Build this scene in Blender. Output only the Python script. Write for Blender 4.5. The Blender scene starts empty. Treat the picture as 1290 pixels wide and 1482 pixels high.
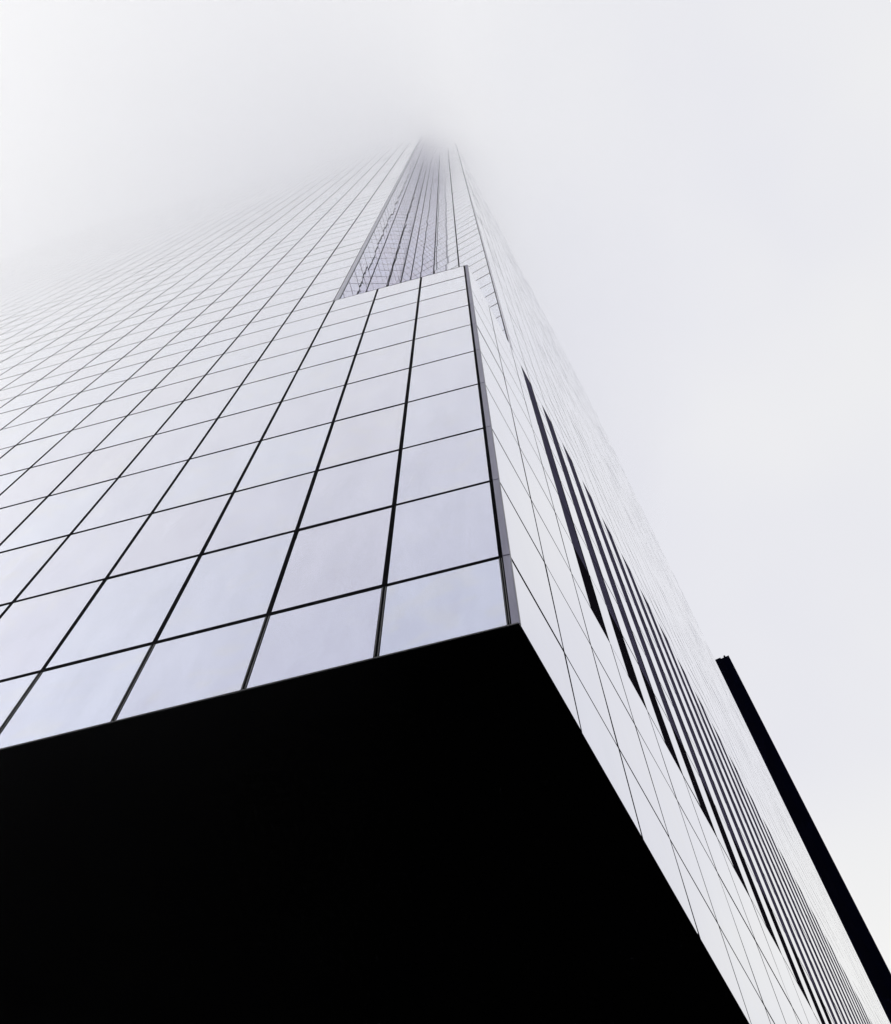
import bpy, math, random
from mathutils import Vector, Matrix

random.seed(7)
scene = bpy.context.scene
COL = scene.collection
S = 1.8                      # one facade bay in metres
EYE = 1.7                    # eye height of the photographer

# ------------------------------------------------------------------ camera
PITCH, ROLL, FPX = 1.2392, -0.0064, 1752.1
cam_d = bpy.data.cameras.new('camera')
cam = bpy.data.objects.new('camera', cam_d)
COL.objects.link(cam)
cam.location = (0, 0, EYE)
cam.matrix_world = Matrix.Translation((0, 0, EYE)) @ Matrix.Rotation(math.pi / 2 + PITCH, 4, 'X') @ Matrix.Rotation(ROLL, 4, 'Z')
cam_d.sensor_fit = 'VERTICAL'
cam_d.sensor_height = 36.0
cam_d.lens = 36.0 * FPX / 1482.0
cam_d.clip_start = 0.05
cam_d.clip_end = 20000
scene.camera = cam

# ------------------------------------------------------------------ sky
SUN_EL, SUN_AZ = math.radians(42), math.radians(-95)    # azimuth from +Y towards +X: veiled sun on the left
sun_dir = Vector((math.sin(SUN_AZ) * math.cos(SUN_EL), math.cos(SUN_AZ) * math.cos(SUN_EL), math.sin(SUN_EL)))
world = bpy.data.worlds.new('World')
scene.world = world
world.use_nodes = True
wn, wl = world.node_tree.nodes, world.node_tree.links
wn.clear()
w_out = wn.new('ShaderNodeOutputWorld')
w_bg = wn.new('ShaderNodeBackground')
w_bg.inputs['Strength'].default_value = 0.096
w_sky = wn.new('ShaderNodeTexSky')
w_sky.sky_type = 'NISHITA'
w_sky.sun_disc = False
w_sky.sun_elevation = SUN_EL
w_sky.sun_rotation = SUN_AZ
w_sky.air_density = 1.0
w_sky.dust_density = 3.0
w_hs = wn.new('ShaderNodeHueSaturation')
w_hs.inputs['Saturation'].default_value = 0.1
# overcast veil: soft cloud, a little bluer in the thin places
w_tc = wn.new('ShaderNodeTexCoord')
w_noise = wn.new('ShaderNodeTexNoise')
w_noise.inputs['Scale'].default_value = 1.7
w_noise.inputs['Detail'].default_value = 4.0
w_noise.inputs['Roughness'].default_value = 0.45
w_ramp = wn.new('ShaderNodeValToRGB')
w_ramp.color_ramp.elements[0].position = 0.30
w_ramp.color_ramp.elements[1].position = 0.62
w_ramp.color_ramp.elements[0].color = (9.1, 9.15, 10.1, 1)
w_ramp.color_ramp.elements[1].color = (10.8, 10.8, 10.65, 1)
w_mix = wn.new('ShaderNodeMix')
w_mix.data_type = 'RGBA'
w_mix.inputs[0].default_value = 0.86
wl.new(w_tc.outputs['Generated'], w_noise.inputs['Vector'])
wl.new(w_noise.outputs['Fac'], w_ramp.inputs['Fac'])
wl.new(w_sky.outputs['Color'], w_hs.inputs['Color'])
wl.new(w_hs.outputs['Color'], w_mix.inputs[6])
wl.new(w_ramp.outputs['Color'], w_mix.inputs[7])
wl.new(w_mix.outputs[2], w_bg.inputs['Color'])
wl.new(w_bg.outputs['Background'], w_out.inputs['Surface'])

sun_d = bpy.data.lights.new('sun', 'SUN')
sun_d.energy = 0.6
sun_d.angle = math.radians(12)
sun_d.color = (1.0, 0.97, 0.93)
sun = bpy.data.objects.new('sun', sun_d)
COL.objects.link(sun)
sun.rotation_euler = sun_dir.to_track_quat('Z', 'Y').to_euler()

vs = scene.view_settings
vs.view_transform = 'Standard'
vs.look = 'None'
vs.exposure = -0.03
vs.gamma = 1.0
cy = scene.cycles
cy.max_bounces = 80
cy.glossy_bounces = 6
cy.diffuse_bounces = 3
cy.volume_bounces = 64
cy.transparent_max_bounces = 24
cy.use_denoising = True

# ------------------------------------------------------------------ materials
def principled(name, color, rough=0.5, metal=0.0, spec=0.5):
    m = bpy.data.materials.new(name)
    m.use_nodes = True
    b = m.node_tree.nodes['Principled BSDF']
    b.inputs['Base Color'].default_value = (*color, 1)
    b.inputs['Roughness'].default_value = rough
    b.inputs['Metallic'].default_value = metal
    b.inputs['Specular IOR Level'].default_value = spec
    return m, b, m.node_tree.nodes, m.node_tree.links

def make_glass(name='mirror_glass', coat=1.0, tint=(1, 1, 1)):
    """Silvered reflective glass: each pane a touch different in tint, faint dust streaks, slightly wavy."""
    m, b, n, l = principled(name, (0.7, 0.72, 0.88), 0.012, 1.0)
    b.inputs['Coat Weight'].default_value = coat
    b.inputs['Coat IOR'].default_value = 1.65
    b.inputs['Coat Roughness'].default_value = 0.01
    geo = n.new('ShaderNodeNewGeometry')
    oi = n.new('ShaderNodeObjectInfo')
    add = n.new('ShaderNodeMath'); add.operation = 'ADD'
    fr = n.new('ShaderNodeMath'); fr.operation = 'FRACT'
    l.new(geo.outputs['Random Per Island'], add.inputs[0])
    l.new(oi.outputs['Random'], add.inputs[1])
    l.new(add.outputs[0], fr.inputs[0])
    ramp = n.new('ShaderNodeValToRGB')
    e = ramp.color_ramp.elements
    e[0].position, e[0].color = 0.0, (0.48 * tint[0], 0.485 * tint[1], 0.635 * tint[2], 1)
    e[1].position, e[1].color = 1.0, (0.49 * tint[0], 0.53 * tint[1], 0.70 * tint[2], 1)
    k = ramp.color_ramp.elements.new(0.5); k.color = (0.485 * tint[0], 0.505 * tint[1], 0.67 * tint[2], 1)
    l.new(fr.outputs[0], ramp.inputs['Fac'])
    # dust: soft, broad stains with vertical runs
    tc = n.new('ShaderNodeTexCoord')
    mp = n.new('ShaderNodeMapping'); mp.inputs['Scale'].default_value = (1.0, 1.0, 0.25)
    l.new(tc.outputs['Object'], mp.inputs['Vector'])
    ns = n.new('ShaderNodeTexNoise'); ns.inputs['Scale'].default_value = 1.3; ns.inputs['Detail'].default_value = 6.0; ns.inputs['Roughness'].default_value = 0.6
    l.new(mp.outputs['Vector'], ns.inputs['Vector'])
    dr = n.new('ShaderNodeValToRGB')
    dr.color_ramp.elements[0].position, dr.color_ramp.elements[0].color = 0.3, (0.89, 0.89, 0.91, 1)
    dr.color_ramp.elements[1].position, dr.color_ramp.elements[1].color = 0.65, (1.05, 1.05, 1.03, 1)
    l.new(ns.outputs['Fac'], dr.inputs['Fac'])
    mul = n.new('ShaderNodeMix'); mul.data_type = 'RGBA'; mul.blend_type = 'MULTIPLY'; mul.inputs[0].default_value = 1.0
    l.new(ramp.outputs['Color'], mul.inputs[6]); l.new(dr.outputs['Color'], mul.inputs[7])
    l.new(mul.outputs[2], b.inputs['Base Color'])
    # the panes are not quite flat
    wv = n.new('ShaderNodeTexNoise'); wv.inputs['Scale'].default_value = 0.55; wv.inputs['Detail'].default_value = 1.5
    l.new(tc.outputs['Object'], wv.inputs['Vector'])
    bp = n.new('ShaderNodeBump'); bp.inputs['Strength'].default_value = 1.0; bp.inputs['Distance'].default_value = 0.004
    l.new(wv.outputs['Fac'], bp.inputs['Height'])
    l.new(bp.outputs['Normal'], b.inputs['Normal'])
    return m

M = {}
M['glass'] = make_glass()
M['notch'] = make_glass('reflection_tinted_glass', 0.3, (1.08, 1.0, 1.02))   # violet tint and weaker coat paint in the recess's darker double reflection
M['joint'] = principled('black_mullion', (0.006, 0.006, 0.007), 0.6, 0, 0.0)[0]
M['backing'] = principled('black_backing', (0.004, 0.004, 0.005), 0.9, 0, 0.0)[0]
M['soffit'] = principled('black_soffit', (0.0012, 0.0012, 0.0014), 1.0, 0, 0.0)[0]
M['rib'] = principled('grey_rib', (0.07, 0.07, 0.075), 0.5, 0, 0.2)[0]
M['trim'] = principled('pale_trim', (0.30, 0.30, 0.32), 0.5, 0, 0.2)[0]
M['blank'] = principled('black_blanking', (0.007, 0.006, 0.009), 0.8, 0, 0.0)[0]
M['roofing'] = principled('grey_roofing', (0.25, 0.25, 0.26), 0.9, 0, 0.2)[0]

def make_post():
    m, b, n, l = principled('post_metal', (0.16, 0.155, 0.20), 0.45, 0.3, 0.3)
    tc = n.new('ShaderNodeTexCoord')
    mp = n.new('ShaderNodeMapping'); mp.inputs['Scale'].default_value = (6, 6, 0.35)
    ns = n.new('ShaderNodeTexNoise'); ns.inputs['Scale'].default_value = 2.0; ns.inputs['Detail'].default_value = 5
    rp = n.new('ShaderNodeValToRGB')
    rp.color_ramp.elements[0].color = (0.15, 0.145, 0.20, 1)
    rp.color_ramp.elements[1].color = (0.25, 0.245, 0.325, 1)
    l.new(tc.outputs['Object'], mp.inputs['Vector']); l.new(mp.outputs['Vector'], ns.inputs['Vector'])
    l.new(ns.outputs['Fac'], rp.inputs['Fac']); l.new(rp.outputs['Color'], b.inputs['Base Color'])
    return m
M['post'] = make_post()
M['pale_post'] = principled('pale_post_metal', (0.60, 0.59, 0.66), 0.4, 0.2, 0.3)[0]  # upper posts: base colour paled to carry the light they reflect

def make_louvre():
    m, b, n, l = principled('dark_louvre', (0.035, 0.033, 0.055), 0.7, 0, 0.0)
    tc = n.new('ShaderNodeTexCoord')
    ns = n.new('ShaderNodeTexNoise'); ns.inputs['Scale'].default_value = 0.5; ns.inputs['Detail'].default_value = 4
    rp = n.new('ShaderNodeValToRGB')
    rp.color_ramp.elements[0].color = (0.042, 0.039, 0.064, 1)
    rp.color_ramp.elements[1].color = (0.068, 0.062, 0.104, 1)
    l.new(tc.outputs['Object'], ns.inputs['Vector']); l.new(ns.outputs['Fac'], rp.inputs['Fac'])
    l.new(rp.outputs['Color'], b.inputs['Base Color'])
    return m
M['louvre'] = make_louvre()

def make_darkglass():
    m, b, n, l = principled('black_glass', (0.002, 0.002, 0.005), 0.7, 0.0, 0.0)
    tc = n.new('ShaderNodeTexCoord')
    ns = n.new('ShaderNodeTexNoise'); ns.inputs['Scale'].default_value = 0.08; ns.inputs['Detail'].default_value = 5
    rp = n.new('ShaderNodeValToRGB')
    rp.color_ramp.elements[0].color = (0.0008, 0.0008, 0.0015, 1)
    rp.color_ramp.elements[1].color = (0.003, 0.003, 0.009, 1)
    l.new(tc.outputs['Object'], ns.inputs['Vector']); l.new(ns.outputs['Fac'], rp.inputs['Fac'])
    l.new(rp.outputs['Color'], b.inputs['Base Color'])
    return m
M['darkglass'] = make_darkglass()
M['navy'] = principled('navy_glass', (0.0012, 0.0014, 0.0050), 0.6, 0, 0.0)[0]

def make_ground():
    m, b, n, l = principled('paving', (0.2, 0.2, 0.2), 0.9)
    tc = n.new('ShaderNodeTexCoord')
    br = n.new('ShaderNodeTexBrick'); br.inputs['Scale'].default_value = 1.0
    br.inputs['Color1'].default_value = (0.50, 0.50, 0.49, 1); br.inputs['Color2'].default_value = (0.58, 0.575, 0.565, 1)
    br.inputs['Mortar'].default_value = (0.12, 0.12, 0.12, 1); br.inputs['Mortar Size'].default_value = 0.01
    l.new(tc.outputs['Object'], br.inputs['Vector']); l.new(br.outputs['Color'], b.inputs['Base Color'])
    return m
M['paving'] = make_ground()

# ------------------------------------------------------------------ mesh helpers
class MB:
    def __init__(self): self.v, self.f = [], []
    def quad_box(self, a, d, nrm, u0, u1, z0, z1, front, back, tilt=None):
        """Box on a vertical plane: a = 2-D origin, d = unit direction, nrm = outward normal; u along d, front/back along nrm (bays)."""
        i = len(self.v)
        for dep in (front, back):
            for (u, z) in ((u0, z0), (u1, z0), (u1, z1), (u0, z1)):
                e = 0.0
                if tilt and dep == front:
                    e = tilt[0] * (u - (u0 + u1) / 2) + tilt[1] * (z - (z0 + z1) / 2)
                x = a[0] + d[0] * u + nrm[0] * (dep + e); y = a[1] + d[1] * u + nrm[1] * (dep + e)
                self.v.append((x * S, y * S, EYE + z * S))
        q = [(0, 1, 2, 3), (7, 6, 5, 4), (4, 5, 1, 0), (5, 6, 2, 1), (6, 7, 3, 2), (7, 4, 0, 3)]
        # keep faces outward whatever the handedness of (d, nrm)
        flip = (d[0] * nrm[1] - d[1] * nrm[0]) > 0
        for t in q:
            t = tuple(i + k for k in t)
            self.f.append(t[::-1] if flip else t)
    def prism(self, poly, z0, z1, top=True, bottom=True):
        i = len(self.v); n = len(poly)
        area = sum(poly[k][0] * poly[(k + 1) % n][1] - poly[(k + 1) % n][0] * poly[k][1] for k in range(n))
        if area < 0: poly = poly[::-1]
        for z in (z0, z1):
            for (x, y) in poly: self.v.append((x * S, y * S, EYE + z * S))
        for k in range(n):
            j = (k + 1) % n
            self.f.append((i + k, i + j, i + n + j, i + n + k))
        if top: self.f.append(tuple(i + n + k for k in range(n)))
        if bottom: self.f.append(tuple(i + k for k in range(n))[::-1])
    def build(self, name, mat, parent=None):
        me = bpy.data.meshes.new(name)
        org, q = Vector((0, 0, 0)), parent
        while q: org, q = org + q.location, q.parent
        me.from_pydata([tuple(Vector(p) - org) for p in self.v], [], self.f)
        me.materials.append(mat)
        me.update()
        o = bpy.data.objects.new(name, me)
        COL.objects.link(o)
        if parent: o.parent = parent
        return o

def tag(o, label=None, cat=None, kind=None, group=None):
    if label: o['label'] = label
    if cat: o['category'] = cat
    if kind: o['kind'] = kind
    if group: o['group'] = group
    return o

def empty(name, x, y, z=0.0):
    o = bpy.data.objects.new(name, None)
    COL.objects.link(o)
    o.location = (x, y, z)
    return o

def box(name, mat, x0, x1, y0, y1, z0, z1, kind=None):
    me = bpy.data.meshes.new(name)
    v = [(x, y, z) for z in (z0, z1) for (x, y) in ((x0, y0), (x1, y0), (x1, y1), (x0, y1))]
    me.from_pydata(v, [], [(3, 2, 1, 0), (4, 5, 6, 7), (0, 1, 5, 4), (1, 2, 6, 5), (2, 3, 7, 6), (3, 0, 4, 7)])
    me.materials.append(mat); me.update()
    o = bpy.data.objects.new(name, me); COL.objects.link(o)
    if kind: o['kind'] = kind
    return o

# ------------------------------------------------------------------ ground
gm = bpy.data.meshes.new('ground')
G = 4000
gm.from_pydata([(-G, -G, 0), (G, -G, 0), (G, G, 0), (-G, G, 0)], [], [(0, 1, 2, 3)])
gm.materials.append(M['paving'])
tag(COL.objects.link(bpy.data.objects.new('ground', gm)) or bpy.data.objects['ground'], kind='structure')

# ------------------------------------------------------------------ plan of the glass tower (in bays, seen from above)
def unit(deg): return (math.cos(math.radians(deg)), math.sin(math.radians(deg)))
def at(p, d, t): return (p[0] + d[0] * t, p[1] + d[1] * t)
dL, dR = unit(-14.58), unit(61.73)
C = (0.46287, 3.5578)                      # last mullion before the sharp lower corner
CR = at(C, dL, 0.055)                      # the corner itself, a post's width further
nL = (dL[1], -dL[0])                       # outward normals
nR = (dR[1], -dR[0])
BR, OR = 1.0385, -0.0418
NL, NRB = 46, 38                           # bays along the two long faces
def left_at(c): return at(C, dL, -c)
def right_at(c): return at(CR, dR, OR + c * BR)
c3, v2 = left_at(3), right_at(2)
d2 = unit(-29.0)                           # inner notch wall running out to the right face
NB2 = 3.684
inner = at(v2, d2, -NB2)
l1 = math.hypot(inner[0] - c3[0], inner[1] - c3[1])
d1 = ((inner[0] - c3[0]) / l1, (inner[1] - c3[1]) / l1)
n1 = (d1[1], -d1[0])                       # faces right, into the notch
n2 = (d2[1], -d2[0])                       # faces the viewer, into the notch
far_l, far_r = left_at(NL), right_at(NRB)
far_b = (far_l[0] + far_r[0] - CR[0], far_l[1] + far_r[1] - CR[1])

ROWS = [7.908, 9.211, 11.269, 13.263, 15.475, 17.631, 19.801, 21.763, 23.673, 25.478, 27.046]
ROOF = 150.0
H = 1.97
z = ROWS[-1]
while z + H < ROOF + 0.1:
    z += H; ROWS.append(z)
ROOF = ROWS[-1]
NT = len(ROWS)
R_NOTCH = 10
Z0, ZN = ROWS[0], ROWS[R_NOTCH]

tower = empty('office_tower', C[0] * S, C[1] * S)
tag(tower, 'tall pale mirror-glass office tower with black underside, notched corner and top lost in cloud', 'skyscraper')

# dark body behind the glass: lower block and notched shaft
def inset(poly, e):
    n = len(poly)
    a = sum(poly[k][0] * poly[(k + 1) % n][1] - poly[(k + 1) % n][0] * poly[k][1] for k in range(n))
    s = 1 if a > 0 else -1
    out = []
    for k in range(n):
        p0, p1, p2 = poly[k - 1], poly[k], poly[(k + 1) % n]
        def off(p, q):
            l = math.hypot(q[0] - p[0], q[1] - p[1]); dx, dy = (q[0] - p[0]) / l, (q[1] - p[1]) / l
            return ((p[0] - dy * e * s, p[1] + dx * e * s), (dx, dy))
        (a0, da), (b0, db) = off(p0, p1), off(p1, p2)
        den = da[0] * db[1] - da[1] * db[0]
        t = ((b0[0] - a0[0]) * db[1] - (b0[1] - a0[1]) * db[0]) / den
        out.append((a0[0] + da[0] * t, a0[1] + da[1] * t))
    return out
PANEL_T = 0.022
low = [CR, far_r, far_b, far_l]
high = [c3, inner, v2, far_r, far_b, far_l]
mb = MB()
mb.prism(inset(low, 0.10), Z0 + 0.01, ZN - 0.03)
mb.prism(inset(high, 0.10), ZN - 0.028, ROOF - 0.05)
mb.build('wall', M['backing'], tower)
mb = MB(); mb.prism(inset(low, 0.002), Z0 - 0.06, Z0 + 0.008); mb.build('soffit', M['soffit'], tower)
mb = MB(); mb.prism(inset(low, 0.004), ZN - 0.025, ZN - 0.012); mb.build('terrace_roof', M['roofing'], tower)
mb = MB(); mb.prism(inset(high, 0.01), ROOF - 0.04, ROOF + 0.02); mb.build('roof', M['roofing'], tower)
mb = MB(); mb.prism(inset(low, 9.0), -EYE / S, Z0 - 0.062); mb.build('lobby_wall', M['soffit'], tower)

# thin pale edge along the foot of the glass
mb = MB()
mb.quad_box(C, dL, nL, -NL, 0.05, Z0 - 0.050, Z0 - 0.036, 0.004, -0.02)
mb.build('base_trim', M['rib'], tower)

# ---- glass panes
J = 0.024                                   # half the width of a joint
panes = []                                  # (face, u0, u1, z0, z1)
FACES = {'L': (C, dL, nL), 'R': (CR, dR, nR), '1': (c3, d1, n1), '2': (v2, d2, n2)}
def add_pane(face, u0, u1, r, j0=J, j1=J):
    jz = {'R': 0.031, 'L': 0.036}.get(face, 0.044)
    panes.append((face, u0 + j0, u1 - j1, ROWS[r] + (jz if r else -0.03), ROWS[r + 1] - jz))
POST = 0.016
STRIP_LO, STRIP_HI, STRIP0 = 3, 10, 3
for r in range(NT - 1):
    for c in range(NL):
        if r >= R_NOTCH and c < 3: continue
        add_pane('L', -(c + 1), -c, r, J, 0.034 if c == 0 else (0.036 if (c == 3 and r >= R_NOTCH) else J))
    for c in range(NRB):
        if r >= R_NOTCH and c < 2: continue
        u0, u1 = OR + c * BR, OR + (c + 1) * BR
        if STRIP_LO <= r < STRIP_HI and c >= STRIP0 - 1:
            u1 = u0 + 0.50 * BR
            add_pane('R', u0, u1, r, 0.017, 0.0)
            continue
        first = POST if c == 0 else (u0 + 0.13 if (c == 2 and r >= R_NOTCH) else u0)
        add_pane('R', first, u1, r, 0.017, 0.017)
    if r >= R_NOTCH:
        for k in range(3):
            add_pane('1', (0.115 if k == 0 else k * l1 / 3), (k + 1) * l1 / 3, r, 0.027, 0.027)
        us = [-NB2, -3.21, -2.14, -1.07, -0.029]
        for k in range(4):
            add_pane('2', us[k], us[k + 1], r, 0.027, 0.006 if k == 3 else 0.027)

cp, sp = math.cos(PITCH), math.sin(PITCH)
def project(x, y, zz):                      # picture size of a point, used only to rank panes by how large they show
    Y = y * cp + zz * sp
    U = -y * sp + zz * cp
    return FPX * x / Y + 645, 741 - FPX * U / Y
def shown(p):
    a, d, n = FACES[p[0]]
    q = [project(*at(a, d, u), zz) for (u, zz) in ((p[1], p[3]), (p[2], p[3]), (p[2], p[4]), (p[1], p[4]))]
    q = [(min(max(x, 0), 1290), min(max(y, 0), 1482)) for x, y in q]
    return abs(sum(q[k][0] * q[(k + 1) % 4][1] - q[(k + 1) % 4][0] * q[k][1] for k in range(4))) / 2
order = sorted(range(len(panes)), key=lambda i: -shown(panes[i]))
notch_faces = []
def reflection_tinted(p): return p[0] == '1' or (p[0] == '2' and p[2] < -2.1)
own = set(order[:100])
rest = MB()
for i, p in enumerate(panes):
    a, d, n = FACES[p[0]]
    kx, kz = (0.0032, 0.0012) if p[0] in '12' else (0.0012, 0.0012)
    tl = (random.gauss(0, kx), random.gauss(0, kz))
    if i in own:
        m_ = MB(); m_.quad_box(a, d, n, p[1], p[2], p[3], p[4], 0.0, -PANEL_T, tl)
        m_.build('glass_panel', M['notch' if reflection_tinted(p) else 'glass'], tower)
    else:
        if reflection_tinted(p): notch_faces.append(len(rest.f))
        rest.quad_box(a, d, n, p[1], p[2], p[3], p[4], 0.0, -PANEL_T, tl)
ro = tag(rest.build('glass_panel', M['glass'], tower), kind='stuff')
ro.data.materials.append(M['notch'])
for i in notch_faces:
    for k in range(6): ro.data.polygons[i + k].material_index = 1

# ---- mullions (upright) and transoms (level), black, just behind the face of the glass
DM = -0.003
def mullion(face, u, z0, z1, w, ribs=False):
    a, d, n = FACES[face]
    m_ = MB(); m_.quad_box(a, d, n, u - w, u + w, z0, z1, DM, -0.09)
    o = m_.build('mullion', M['joint'], tower)
    if ribs:
        m_ = MB()
        for t in (-0.5, 0.5):
            m_.quad_box(a, d, n, u + t * w - 0.0030, u + t * w + 0.0030, z0, min(z1, ROWS[1] - 0.04), DM + 0.010, DM - 0.002)
        m_.build('rib', M['rib'], o)
mullion('L', -0.019, Z0 - 0.03, ZN, 0.017, True)
for c in range(1, NL + 1):
    if c < 3: mullion('L', -c, Z0 - 0.03, ZN, 0.027, True)
    elif c == 3:
        mullion('L', -3, Z0 - 0.03, ZN, 0.027, True)
        mullion('L', -3.026, ZN, ROOF, 0.010)
    else: mullion('L', -c, Z0 - 0.03, ROOF, 0.027, c < 5)
for c in range(1, NRB):
    if c == 2: mullion('R', OR + c * BR, Z0 - 0.03, ZN - 0.001, 0.018)
    else: mullion('R', OR + c * BR, Z0 - 0.03, ZN if c < 2 else ROOF, 0.018)
for k in (1, 2): mullion('1', k * l1 / 3, ZN, ROOF, 0.028)
mullion('1', l1 - 0.03, ZN, ROOF, 0.03)
for u in (-3.21, -2.14, -1.07): mullion('2', u, ZN, ROOF, 0.030)
mullion('2', -0.023, ZN, ROOF, 0.011)

bars = []
for r in range(1, NT):
    zt = ROWS[r]
    hi = r > R_NOTCH
    bars.append(('L', -NL, -3.02 if hi else -0.003, zt))
    bars.append(('R', OR + 2 * BR if hi else POST, OR + NRB * BR, zt))
    if hi:
        bars.append(('1', 0.11, l1, zt)); bars.append(('2', -NB2, -0.02, zt))
restb = MB()
for i, (face, u0, u1, zt) in enumerate(bars):
    a, d, n = FACES[face]
    w = {'R': 0.033, 'L': 0.038}.get(face, 0.046)
    t = restb if i >= 99 else MB()
    t.quad_box(a, d, n, u0, u1, zt - w, zt + w, -0.0015 if face != 'R' else -0.005, -0.088)
    if i < 99: t.build('transom', M['joint'], tower)
tag(restb.build('transom', M['joint'], tower), kind='stuff')

# ---- dark louvred strips in the long right face, the lowest storey blanked off in black
for c in range(STRIP0 - 1, NRB):
    u0, u1 = OR + (c + 0.5) * BR, OR + (c + 1) * BR
    m_ = MB()
    for r in range(STRIP_LO, STRIP_HI):
        zl = ROWS[r] + (0.010 if r == STRIP_LO else 0.016)
        zh = ROWS[r + 1] - 0.016 + (-0.14 if r == STRIP_HI - 1 else 0)
        m_.quad_box(CR, dR, nR, u0 + 0.002, u1 - 0.016, zl, zh, -0.006, -0.08)
    o = m_.build('louvre_strip', M['louvre'], tower)
    o.data.materials.append(M['blank'])
    for pg in o.data.polygons[:6]: pg.material_index = 1

# ---- corner posts wrapping the three sharp edges
def post(p0, da, ua, db, ub, z0, z1, mat='post'):
    """p0 edge in plan, a short return of length ua along da, a long return ub along db."""
    e = 0.004
    na, nb_ = (da[1], -da[0]), (db[1], -db[0])
    o0 = (p0[0] + (na[0] + nb_[0]) * e * 0.7, p0[1] + (na[1] + nb_[1]) * e * 0.7)
    a_o = (p0[0] + da[0] * ua + na[0] * e, p0[1] + da[1] * ua + na[1] * e)
    b_o = (p0[0] + db[0] * ub + nb_[0] * e, p0[1] + db[1] * ub + nb_[1] * e)
    a_i = (p0[0] + da[0] * ua - na[0] * 0.04, p0[1] + da[1] * ua - na[1] * 0.04)
    b_i = (p0[0] + db[0] * ub - nb_[0] * 0.04, p0[1] + db[1] * ub - nb_[1] * 0.04)
    m_ = MB()
    zs = [z0] + [q for q in ROWS if z0 + 0.1 < q < z1 - 0.1] + [z1]
    for k in range(len(zs) - 1):
        m_.prism([a_o, o0, b_o, b_i, a_i], zs[k] + (0.012 if k else 0), zs[k + 1] - 0.012)
    o = m_.build('corner_post', M[mat], tower)
    m_ = MB(); m_.quad_box(p0, db, nb_, ub - 0.004, ub + 0.010, z0, z1, 0.008, -0.02)
    m_.build('edge_strip', M['trim'], o)
post(CR, dL, -0.053, dR, 0.010, Z0 - 0.045, ZN)
post(c3, dL, -0.012, d1, 0.10, ZN, ROOF, 'pale_post')
post(v2, d2, -0.010, dR, 0.105, ZN, ROOF, 'pale_post')

# ------------------------------------------------------------------ the dark tower behind
def az_point(tan_az, y): return (tan_az * y, y)
yf = 84.0
pr = az_point(0.5310, yf)
dd = unit(-26)
pl = at(pr, dd, -15.0)
nb = (-dd[1], dd[0])
pb, pbl = at(pr, nb, 8.0), at(pl, nb, 8.0)
ZD = 173.5
dark = empty('dark_tower', pr[0] * S, pr[1] * S)
tag(dark, 'slim black high-rise standing behind the pale glass tower at right', 'skyscraper')
mb = MB(); mb.prism([pl, pr, pb, pbl], -EYE / S, ZD); mb.build('wall', M['darkglass'], dark)
nd = (dd[1], -dd[0])
m_ = MB()
for k in range(1, 18):
    m_.quad_box(pr, dd, nd, -k * 0.8 - 0.05, -k * 0.8 + 0.05, -EYE / S + 0.05, ZD - 0.1, 0.06, -0.05)
m_.build('facade_ribs', M['darkglass'], dark)
m_ = MB(); m_.quad_box(pr, dd, nd, -1.05, -0.02, -EYE / S + 0.05, ZD - 0.35, 0.10, 0.062)
m_.build('navy_bay', M['navy'], dark)
mb = MB(); mb.quad_box(pr, dd, nd, -14.9, -1.3, ZD, ZD + 0.6, -0.1, -1.2); mb.build('parapet', M['darkglass'], dark)
mb = MB(); mb.quad_box(pr, dd, nd, -0.80, -0.50, ZD, ZD + 0.9, -0.2, -0.5); mb.build('vent', M['darkglass'], dark)
mb = MB(); mb.prism(inset([pl, pr, pb, pbl], 2.5), ZD, ZD + 0.6); mb.build('plant_room', M['darkglass'], dark)

# ------------------------------------------------------------------ low cloud swallowing the left face and the top
def cloud_mat(name, dens):
    m = bpy.data.materials.new(name)
    m.use_nodes = True
    n, l = m.node_tree.nodes, m.node_tree.links
    n.clear()
    o = n.new('ShaderNodeOutputMaterial')
    v = n.new('ShaderNodeVolumePrincipled')
    v.inputs['Color'].default_value = (1.0, 1.0, 1.0, 1)
    v.inputs['Density'].default_value = dens * 0.75 / S
    v.inputs['Anisotropy'].default_value = 0.8
    l.new(v.outputs['Volume'], o.inputs['Volume'])
    return m
# a bank of cloud drawn down on the left and over the top: upright slabs leaning with the drift
for q0, q1, dens in ((-150, 8, 0.0012), (-120, 8, 0.0015), (-95, 7, 0.002), (-75, 7, 0.004), (-58, 6, 0.008), (-44, 6, 0.014), (-30, 5, 0.026), (-18, 5, 0.034), (-8, 4, 0.04)):
    x0 = (-157.6 - q0) / 4.9                # where this layer meets eye level
    w = (q1 - q0) / 4.9 * S
    tilt = math.atan2(1.0, 4.9)
    o = box('fog_bank', cloud_mat('fog', dens), -w, 0, -62 + q0 * 0.02, 500 - q0, -20 + q0 * 0.1, 170 * S + q0 * 0.05)
    o.matrix_world = Matrix.Translation((x0 * S, 0, EYE)) @ Matrix.Rotation(tilt, 4, 'Y')
    tag(o, 'bank of white fog drifting over the long face of the tower', 'fog', 'stuff', 'layers of the fog bank')
